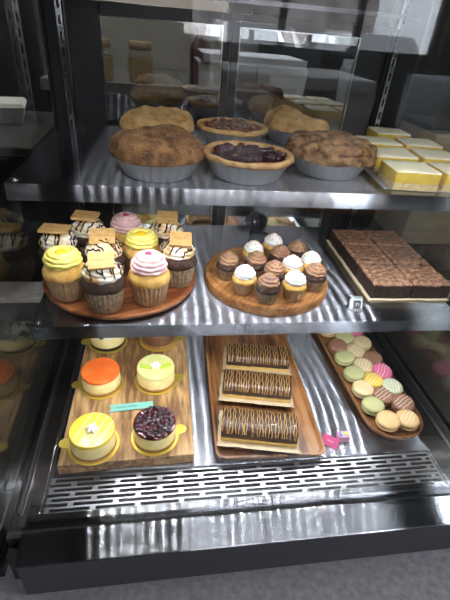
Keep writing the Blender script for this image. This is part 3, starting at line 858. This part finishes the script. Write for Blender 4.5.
M_choc = mat('dark_chocolate_coating', (.026, .010, .006), .5, col2=(.055, .022, .012), nscale=60, bump=.3, coat=.2)
M_strip = mat('caramel_drizzle', (.55, .32, .09), .35, coat=.2)
M_parch = mat('brown_parchment', (.50, .39, .25), .65, col2=(.60, .49, .33), nscale=50, bump=.25, bscale=80)
def roll(px, py, label, rz, seed, L=.136, W=.062):
    c = at(px, py, TZ+.03)
    t = thing('cake_roll', label, 'cake roll', (c.x, c.y, TZ), rz, 'striped cake rolls on the rectangular tray')
    # parchment: flat sheet with front flap folded up
    p = MB(); vs = []; fs = []; nx, ny = 16, 12
    for j in range(ny+1):
        v = j/ny
        for i in range(nx+1):
            u = i/nx; x = (u-.5)*(L+.012); y = -W*.5-.020 + (W+.026)*v
            z = .0008
            e = (-W*.5-.002) - y
            if e > 0: z += e*.7
            e2 = y-(W*.5+.001)
            if e2 > 0: z += e2*.5
            z += .0022*abs(noise.noise(Vector((x*35+seed, y*40, 0)))) if (e > 0 or e2 > 0 or i in (0, nx)) else 0
            x += .003*noise.noise(Vector((y*60, seed, 0)))
            vs.append((x, y+.002*noise.noise(Vector((x*40, seed*2, 1))), z))
    for j in range(ny):
        for i in range(nx):
            a = j*(nx+1)+i; fs.append((a, a+1, a+nx+2, a+nx+1))
    p.add(vs, fs); o = p.build('parchment', M_parch, t, 60); sd = o.modifiers.new('solid', 'SOLIDIFY'); sd.thickness = .0004; sd.offset = 1
    def sec(x, s=1.0, z0=.0014, top=.031):
        out = []; N = 20
        for i in range(N+1):
            a = PI*i/N; cx, sx = math.cos(a), math.sin(a)
            y = math.copysign(abs(cx)**.55, cx)*W/2*s; z = z0 + (top-z0)*(sx**.6)*(.5+.5*s)
            v = Vector((x, y, z)); out.append(v + Vector((0, .001*noise.noise(v*90+Vector((seed, 0, 0))), .0016*noise.noise(v*70+Vector((0, seed, 0)))*(sx**.5))))
        return out
    def shell(top, s, inner=None):
        N = 26; return [sec(-L/2+L*k/N, s*(1 if 0 < k < N else .93), .0014, top) for k in range(N+1)]
    MB().loft([[q for q in l] for l in shell(.0285, .975)]).build('sponge', M_rollc, t, 60)
    c2 = MB()
    lo = shell(.0315, 1.0); loops = [l[1:-1] for l in lo]
    n = len(loops[0]); vs = [q for l in loops for q in l]; fs = []
    for k in range(len(loops)-1):
        for i in range(n-1): fs.append((k*n+i, k*n+i+1, (k+1)*n+i+1, (k+1)*n+i))
    c2.add(vs, fs); o = c2.build('chocolate_coating', M_choc, t, 60); sd = o.modifiers.new('solid', 'SOLIDIFY'); sd.thickness = .0012
    rr = random.Random(seed); lines = []; NS = 25
    for k in range(NS):
        x = -L/2*.95 + L*.95*k/(NS-1)+rr.uniform(-.0012, .0012); sl = rr.uniform(-.0018, .0018)
        lines.append([(x+sl*(2*i/22-1)+.0009*math.sin(i*.8+k*2), W*.47*(2*i/22-1)) for i in range(23)])
    drizzle(c2, lines, .00068, seed).build('caramel_drizzle', M_strip, t, 60)
    return t
roll(260, 420, 'chocolate and caramel striped cake roll nearest the front of the tray', -.19, 1)
roll(257.5, 379, 'chocolate and caramel striped cake roll in the middle of the three', -.19, 5)
roll(258, 351, 'chocolate and caramel striped cake roll at the back, partly under the shelf edge', -.16, 9)

# ------------------------------------------------------------------ macarons
tray('oblong_tray', .0605, .205, .056, .016, .0045, .0085, M_tray2, (.4405, .652, DZ), .03, 'long narrow wooden tray with round ends holding the macarons')
MC = {'tan': (.58, .38, .17), 'beige': (.60, .46, .25), 'green': (.43, .43, .20), 'sage': (.45, .47, .33), 'brown': (.26, .125, .075), 'pink': (.66, .14, .27), 'yellow': (.72, .47, .07)}
MF = {'tan': (.45, .28, .12), 'beige': (.62, .50, .30), 'green': (.55, .52, .30), 'sage': (.62, .60, .48), 'brown': (.14, .06, .03), 'pink': (.70, .35, .42), 'yellow': (.78, .60, .2)}
def macaron_meshes(col, stripes):
    r = .0218
    def shellp(s):
        p = MB(); prof = [(.0006, 0), (r*.93, 0), (r*1.0, .0007), (r*1.015, .0018), (r*.985, .0028), (r*.985, .0032)]
        for k in range(1, 8):
            a = PI/2*k/8; prof.append((r*.985*math.cos(a)**.6, .0032+.0052*math.sin(a)))
        prof.append((.0006, .0084))
        jit = lambda q: Vector((q.x, q.y, 0)).normalized()*(.0007*noise.noise(q*700)) if .0004 < abs(q.z) < .0024 else Vector((0, 0, 0))
        p.lathe([(a, b*s) for a, b in prof], 40, jit=jit); p.v = [(x, y, z+.0105+s*.0017) for x, y, z in p.v]; return p
    top, bot = shellp(1), shellp(-1)
    fil = MB().lathe([(.001, -.0016), (r*.9, -.0016), (r*.95, 0), (r*.9, .0016), (.001, .0016)], 32, (0, 0, .0105))
    st = None
    if stripes:
        ln = []
        for k in range(4):
            o = -.010+.0066*k; w = math.sqrt(r*r*.72-o*o)
            ln.append([((2*i/10-1)*w, o+.001*math.sin(i+k)) for i in range(11)])
        st = drizzle(top, ln, .00055, 1)
    return top, bot, fil, st
PROTO = {}
def macaron(col, stripes, x, y, z, label, rot):
    key = (col, stripes)
    if key in PROTO: return copy_thing(PROTO[key], (x, y, z), label, rot=rot)
    t = thing('macaron', label, 'macaron', (x, y, z), 0, 'macarons on the long narrow tray', rot=rot)
    m = mat('macaron_'+col, MC[col], .55, col2=tuple(min(1, c*1.12) for c in MC[col]), nscale=120)
    a, b, f, s = macaron_meshes(col, stripes)
    a.build('shell', m, t, 60); b.build('shell', m, t, 60); f.build('filling', mat('filling_'+col, MF[col], .5), t, 60)
    if s: s.build('icing_stripes', mat('pale_icing', (.80, .72, .60), .5), t, 60)
    PROTO[key] = t
    return t
MACS = [('tan', 0, (381, 422), 'plain tan macaron at the very front end of the long tray'),
        ('tan', 1, (401, 420), 'tan macaron with icing stripes at the front right end of the tray'),
        ('green', 0, (364, 410), 'green macaron nearest the front, at the left rim of the tray'),
        ('brown', 1, (396, 403), 'striped brown macaron near the front, against the right rim'),
        ('brown', 1, (377, 401), 'striped brown macaron between the frontmost green one and the right-rim brown one'),
        ('beige', 0, (357, 393), 'beige macaron just behind the frontmost green one, left rim'),
        ('sage', 1, (388, 388), 'pale sage macaron with icing stripes, behind the front brown ones'),
        ('yellow', 1, (369, 386), 'bright yellow striped macaron, the only yellow one'),
        ('green', 0, (350, 379), 'green macaron at the left rim, left of the yellow one'),
        ('pink', 1, (377, 374), 'bright pink striped macaron behind the yellow one, right side'),
        ('beige', 1, (359, 371), 'beige striped macaron left of the bright pink one'),
        ('green', 0, (342, 363), 'green macaron at the left rim, third of the green ones from the front'),
        ('brown', 0, (368, 362), 'plain brown macaron right behind the bright pink one'),
        ('beige', 1, (352, 356), 'beige striped macaron left of the plain brown one'),
        ('brown', 0, (336, 351), 'plain brown macaron at the left rim near the shelf edge'),
        ('beige', 0, (362, 349), 'plain beige macaron at the right rim just below the shelf edge'),
        ('green', 0, (345, 343), 'green macaron at the back, partly hidden by the middle shelf edge'),
        ('pink', 0, (356, 338), 'plain pink macaron at the back, partly hidden by the middle shelf edge'),
        ('beige', 0, (330, 339), 'plain beige macaron at the back of the left rim, partly hidden by the shelf edge')]
MZ = DZ + .0098
mpos = [[at(px, py, MZ+.016).x, at(px, py, MZ+.016).y] for _, _, (px, py), _ in MACS]
tcx, tcy = .4405, .652
for _ in range(60):
    relax(mpos, .0425, 3)
    for q in mpos:
        # stay inside the oblong
        lx = q[0]-tcx+.03*(q[1]-tcy); ly = q[1]-tcy
        q[0] += max(-.032-lx, 0)+min(.032-lx, 0)
        if ly < -.1445:
            d = Vector((lx, ly+.1445)); 
            if d.length > .032: d = d.normalized()*.032; q[0] = tcx+d.x-.03*(q[1]-tcy); q[1] = tcy-.1445+d.y
for i, (c, s, _, lab) in enumerate(MACS):
    rot = (rnd.uniform(-.06, .12), rnd.uniform(-.16, .02), rnd.uniform(-.5, .5)+(.9 if s else 0))
    lift = .0215*max(abs(rot[0]), abs(rot[1]))
    macaron(c, s, mpos[i][0], mpos[i][1], MZ+lift, lab, rot)

# pink card and little box
q = at(329, 448, DECK)
t = thing('pink_card', 'small pink name card with pale script leaning in front of the rainbow box', 'name card', (q.x+.002, q.y+.006, DZ), -.62)
cd_ = MB().obox((0, .003, .0075), .030, .0009, .019, (-.85, 0, 0)).build('card', mat('pink_cardboard', (.62, .09, .23), .5), t, 0)
p = MB(); M_ = Euler((-.75, 0, 0)).to_matrix()
pts = [Vector((0, .003, .0075)) + M_ @ Vector((-.006+.012*i/24, -.0008, .0016*math.sin(i*1.1))) for i in range(25)]
p.tube(pts, .0003, 4); p.build('script', mat('pale_pink_ink', (.85, .6, .68), .5), cd_, 0)
q = at(345, 445, DECK)
t = thing('rainbow_box', 'tiny pink box printed with rainbow squares behind the pink card', 'box', (q.x, q.y+.014, DZ), -.1)
MB().box(-.0105, .0105, -.007, .007, 0, .012).build('box', mat('pale_pink_box', (.75, .35, .50), .5), t, 0, bevel=.0006)
p = MB(); cs = [(.22, .05, .45), (.10, .48, .45), (.72, .20, .03), (.10, .2, .62), (.75, .50, .05), (.70, .62, .15)]
for i in range(3):
    for j in range(2): p.box(-.009+i*.0063, -.009+i*.0063+.0055, -.0055+j*.0058, -.0055+j*.0058+.005, .0121, .0124, i+3*(1-j))
p.build('rainbow_print', [mat('print_%d' % i, c, .5) for i, c in enumerate([cs[3], cs[4], cs[5], cs[0], cs[1], cs[2]])], t, 0)

# ------------------------------------------------------------------ the shop round the case
M_stone = mat('grey_stone', (.22, .205, .215), .6, col2=(.36, .34, .36), nscale=90, bump=.15, bscale=240, lo=.3, hi=.7)
cnt = thing('service_counter', 'grey speckled stone counter carrying the display case', 'counter', (.2, .6, 0))
MB().box(-2.2, 1.5, -.44, .6, CT-.035, CT).build('counter_top', M_stone, cnt, 0, bevel=.003)
MB().box(-2.15, 1.45, -.36, .55, 0.002, CT-.036).build('counter_body', mat('dark_cabinet', (.03, .03, .032), .5), cnt, 0)
M_wall = mat('grey_plaster', (.24, .24, .23), .8, col2=(.30, .29, .28), nscale=3)
M_walld = mat('charcoal_paint', (.016, .016, .018), .6)
M_tile = mat('floor_tile', (.035, .037, .036), .4, col2=(.06, .062, .058), nscale=4)
def sbox(name, x0, x1, y0, y1, z0, z1, m): return struct(MB().box(x0, x1, y0, y1, z0, z1).build(name, m, None, 0))
sbox('floor', -4, 5, -3.2, 3.6, -.1, 0, M_tile)
sbox('ceiling', -4, 5, -3.2, 3.6, 3.0, 3.1, mat('dark_ceiling', (.05, .05, .05), .8))
sbox('wall_back', -4, 5, 3.5, 3.6, 0, 3.0, M_walld)
sbox('wall_left', -4.1, -4, -3.2, 3.6, 0, 3.0, M_wall)
sbox('wall_right', 5, 5.1, -3.2, 3.6, 0, 3.0, M_walld)
# front wall with the shop window
WX0, WX1, WZ0, WZ1 = .20, 2.28, 1.285, 2.75
p = MB(); p.box(-4, WX0, -3.2, -3.0, 0, 3.0); p.box(WX1, 5, -3.2, -3.0, 0, 3.0); p.box(WX0, WX1, -3.2, -3.0, 0, WZ0); p.box(WX0, WX1, -3.2, -3.0, WZ1, 3.0)
struct(p.build('wall_front', M_walld, None, 0))
struct(MB().box(1.54, WX1, -3.2, -2.98, WZ0+.0005, WZ0+.075).build('trim_1', M_walld, None, 0)); struct(MB().box(.92, 1.539, -3.2, -2.98, WZ0+.0005, WZ0+.030).build('trim_2', M_walld, None, 0))
w = struct(bpy.data.objects.new('window_1', None)); COL.objects.link(w); w.location = (WX0, -3.1, WZ0)
p = MB()
for x in (0, .72, 1.34, WX1-WX0-.05): p.box(x, x+.05, -.03, .03, 0, WZ1-WZ0)
p.box(0, WX1-WX0, -.03, .03, 0, .05); p.box(0, WX1-WX0, -.03, .03, WZ1-WZ0-.05, WZ1-WZ0)
p.build('window_frame', M_black, w, 0)
MB().box(.05, WX1-WX0-.05, -.004, .004, .05, WZ1-WZ0-.05).build('window_pane', glass_mat('window_glass', .03), w, 0)
# outside
sbox('street', -30, 40, -40, -3.21, -.2, -.1, mat('asphalt', (.22, .22, .23), .8))
sbox('facade_exterior', 9.4, 40, -27, -21, -.1, 5.0, mat('pale_facade', (.62, .62, .64), .8, col2=(.70, .70, .72), nscale=.8))
sbox('building_exterior', -25, 9.3, -26, -20, -.1, 9, mat('brick_front', (.05, .04, .035), .8, col2=(.14, .125, .12), nscale=1.2))
def car(x, y, label, colr, rz=0):
    t = thing('car', label, 'car', (x, y, -.1), rz, 'cars parked outside')
    m = mat('car_paint_'+label[:5], colr, .25, coat=.8)
    prof = [(-2.2, .35), (-2.25, .75), (-2.0, .98), (-1.15, 1.05), (-.45, 1.58), (1.25, 1.62), (2.0, 1.1), (2.2, 1.0), (2.25, .4)]
    p = MB(); 
    for (w0, w1) in ((.9, .72),):
        l = []
        for s in (-1, 1):
            l.append([Vector((s*(w0 if z < 1.1 else w1), yv, z)) for yv, z in prof])
        p.loft(l)
    p.build('body', m, t, 30, bevel=.06)
    g = MB()
    g.add([(-.66, -1.13, 1.08), (.66, -1.13, 1.08), (.62, -.50, 1.57), (-.62, -.50, 1.57)], [(0, 1, 2, 3)])
    g.v = [(a, b-.035, c+.03) for a, b, c in g.v]
    o = g.build('windscreen', mat('dark_glass', (.02, .022, .025), .1), t, 0); sd = o.modifiers.new('s', 'SOLIDIFY'); sd.thickness = .02
    for sx in (-1, 1):
        for yy in (-1.35, 1.35):
            q = MB().lathe([(.2, -.11), (.33, -.11), (.34, 0), (.33, .11), (.2, .11)], 24); q.v = [(z+sx*.82, yy+a, .34+b) for a, b, z in q.v]
            q.build('wheel', M_blackg, t, 40)
        MB().ball((sx*.62, -2.18, .82), .2, .1, .09).build('headlamp', mat('lamp_lens', (.8, .8, .8), .15), t, 60)
    return t
car(1.9, -9.2, 'white car parked outside, reflected in the right of the glass front', (.80, .80, .80), PI)
car(4.6, -9.4, 'silver car parked outside, farthest right in the reflection', (.45, .46, .48), PI)
car(-.7, -9.0, 'ivory car parked outside, reflected beside the window edge', (.72, .71, .68), PI)
# cafe furniture that the front glass mirrors
M_white = mat('white_laminate', (.74, .78, .82), .4)
def bar_table(x, y, W, label):
    t = thing('bar_table', label, 'table', (x, y, 0), 0, 'white bar tables by the window')
    MB().box(-W/2, W/2, -.3, .3, 1.20, 1.26).build('table_top', M_white, t, 0, bevel=.01)
    for s in (-1, 1):
        p = MB(); a = s*(W/2-.12)
        p.loft([[Vector((a-h, -.25, z)), Vector((a+h, -.25, z)), Vector((a+h, .25, z)), Vector((a-h, .25, z))] for h, z in ((.09, .002), (.12, .7), (.15, 1.198))])
        p.build('leg_panel', M_white, t, 0)
bar_table(.72, -1.9, .80, 'white bar table with panel legs, mirrored above the berry pie')
bar_table(2.02, -2.1, .62, 'white bar table mirrored at the right of the glass front')
def bench(x, y, L, label):
    t = thing('wooden_bench', label, 'bench', (x, y, 0))
    MB().box(-L/2, L/2, -.17, .17, .70, .76).build('seat', wood_mat('bench_oak', (.25, .14, .05), (.38, .22, .09), (.5, .32, .14), axis=0, scale=4), t, 0, bevel=.008)
    for s in (-1, 1): MB().box(s*L/2-s*.15-.03, s*L/2-s*.15+.03, -.14, .14, .002, .699).build('leg', M_black, t, 0)
bench(.85, -1.35, .62, 'wooden bench seat mirrored below the white table')
# cabinets behind the case
t = thing('back_cabinet', 'beige panelled cabinet seen through the right end glass', 'cabinet', (3.04, 3.2, 0))
for k in range(3): MB().box(-1.05+k*.66, -1.05+k*.66+.645, -.25, .28, .02, .9).build('door', mat('beige_laminate', (.36, .31, .23), .5, col2=(.42, .37, .28), nscale=6), t, 0, bevel=.004)
MB().box(-1.06, .94, -.24, .28, .901, .94).build('worktop', M_walld, t, 0)
t = thing('prep_counter', 'dark preparation counter behind the display case', 'counter', (.0, 2.2, 0))
MB().box(-.46, .46, -.3, .4, 1.18, 1.22).build('worktop', mat('grey_worktop', (.20, .20, .20), .4), t, 0)
MB().box(-.44, .44, -.28, .4, .002, 1.179).build('body', M_walld, t, 0)
sbox('wall_partition', -.44, .36, 2.62, 2.7, 0, 2.4, mat('pale_partition', (.34, .33, .31), .8))
M_jar = glass_mat('jar_glass', .05, (.95, .95, .92))
def jar(x, y, label, h=.17, r=.06):
    t = thing('storage_jar', label, 'jar', (x, y, 1.2205), 0, 'jars on the preparation counter')
    MB().lathe([(r*.9, 0), (r, .01), (r, h*.78), (r*.8, h*.9), (r*.8, h)], 28).build('jar_body', M_jar, t, 40)
    MB().lathe([(r*.93, .004), (r*.93, h*.74), (.01, h*.76)], 24).build('contents', mat('beige_grain', (.48, .34, .16), .8, col2=(.6, .45, .24), nscale=90, bump=.5), t, 40)
    MB().lathe([(r*.84, h+.0005), (r*.86, h+.004), (r*.86, h+.026), (r*.8, h+.03)], 28).build('lid', mat('tan_lid', (.40, .30, .17), .5), t, 40)
jar(-.235, 1.98, 'glass jar of beige grain, left one behind the back door', .115, .052); jar(-.075, 1.98, 'glass jar of beige grain, right one behind the back door', .115, .052)
def dispenser(x, y, label, c, h):
    t = thing('syrup_bottle', label, 'bottle', (x, y, 1.2205), 0, 'bottles on the preparation counter')
    MB().lathe([(.04, 0), (.043, .01), (.043, h*.68), (.018, h*.84), (.016, h*.93)], 24).build('bottle', mat('bottle_'+label[:4], c, .25), t, 40)
    MB().lathe([(.02, h*.935), (.021, h*.99), (.008, h), (.006, h+.03)], 16).build('pump', M_chrome, t, 40)
dispenser(.17, 2.02, 'dark red syrup bottle behind the back door', (.055, .012, .012), .21); dispenser(.28, 2.06, 'pale syrup bottle behind the back door, beside the red one', (.30, .26, .24), .25)
dispenser(.375, 2.02, 'grey syrup bottle behind the back door, rightmost', (.20, .21, .22), .25)
# neighbour unit and things to the left
t = thing('side_cabinet', 'low black cabinet standing left of the display case', 'cabinet', (-.62, .66, CT))
MB().box(-.38, .38, -.33, .30, .001, .04).build('plinth', M_black, t, 0)
MB().box(-.38, .38, -.335, .31, .041, .075).build('top', mat('black_laminate', (.02, .02, .022), .3), t, 0, bevel=.003)
t = thing('side_cabinet', 'low black cabinet standing right of the display case', 'cabinet', (.965, .66, CT))
MB().box(-.38, .38, -.33, .30, .001, .04).build('plinth', M_black, t, 0)
MB().box(-.38, .38, -.335, .31, .041, .075).build('top', mat('black_laminate', (.02, .02, .022), .3), t, 0, bevel=.003)
t = thing('service_trolley', 'dark trolley behind the left end glass', 'trolley', (-.56, 1.5, 0))
MB().box(-.2, .2, -.25, .25, .12, 1.10).build('body', mat('trolley_grey', (.03, .032, .034), .35, .3), t, 0, bevel=.01)
MB().box(-.21, .21, -.26, .26, 1.101, 1.125).build('top', mat('trolley_top', (.12, .12, .125), .3, .6), t, 0, bevel=.005)
for x in (-.16, .16):
    for y in (-.2, .2): 
        q = MB().lathe([(.02, -.015), (.058, -.015), (.058, .015), (.02, .015)], 20); q.v = [(x+c, y+a, .059+b) for a, b, c in q.v]; q.build('wheel', M_blackg, t, 40)
t = thing('takeaway_box', 'white takeaway box on the dark trolley at the left', 'box', (-.53, 1.57, 1.1255), .2)
MB().loft([rrect(.075, .06, .005, 0), rrect(.09, .07, .005, .05)]).build('tub', mat('white_carton', (.72, .73, .72), .6), t, 30)
MB().loft([rrect(.092, .072, .005, .0505), rrect(.085, .066, .005, .062)]).build('lid', mat('white_carton', (.72, .73, .72), .6), t, 30)

# ------------------------------------------------------------------ lights
def added_fill_lamp(x, y, e, label, r=.16, col=(1, .93, .84)):  # lamps out of view, added to light the shop surroundings
    t = thing('added_fill_lamp', label, 'lamp', (x, y, 2.75), 0, 'added unseen fill lamps')
    MB().lathe([(r*1.1, 0), (r*1.1, .10), (.02, .12), (.015, .249)], 28).build('shade', M_black, t, 40)
    MB().lathe([(r, -.004), (r, -.001)], 28).build('diffuser', mat('fill_diffuser_%d' % e, col, .5, emit=e), t, 40)
added_fill_lamp(1.9, -.45, 75, 'added unseen ceiling lamp that brightens the bar tables', col=(.86, .93, 1))  # added cool fill light so the mirrored tables look whiter
added_fill_lamp(-1.9, 1.0, 70, 'added unseen ceiling lamp that fills the room left of the display case')  # added fill for the dim background on the left
added_fill_lamp(2.9, 1.8, 110, 'added unseen ceiling lamp that brightens the cabinet right of the display case')  # added to lift the beige cabinet behind the right end glass
added_fill_lamp(-.05, 1.75, 95, 'added unseen ceiling lamp that brightens the partition above the preparation counter')  # added to brighten partition, jars and bottles behind the door
W = bpy.data.worlds.new('world'); S.world = W; W.use_nodes = True
bg = W.node_tree.nodes['Background']; bg.inputs[0].default_value = (.86, .93, 1.0, 1); bg.inputs[1].default_value = 20.0
S.view_settings.view_transform = 'Standard'; S.view_settings.look = 'None'; S.view_settings.gamma = 1; S.view_settings.use_curve_mapping = False
S.view_settings.exposure = .12
S.cycles.sample_clamp_indirect = 8
S.cycles.max_bounces = 12; S.cycles.transparent_max_bounces = 24
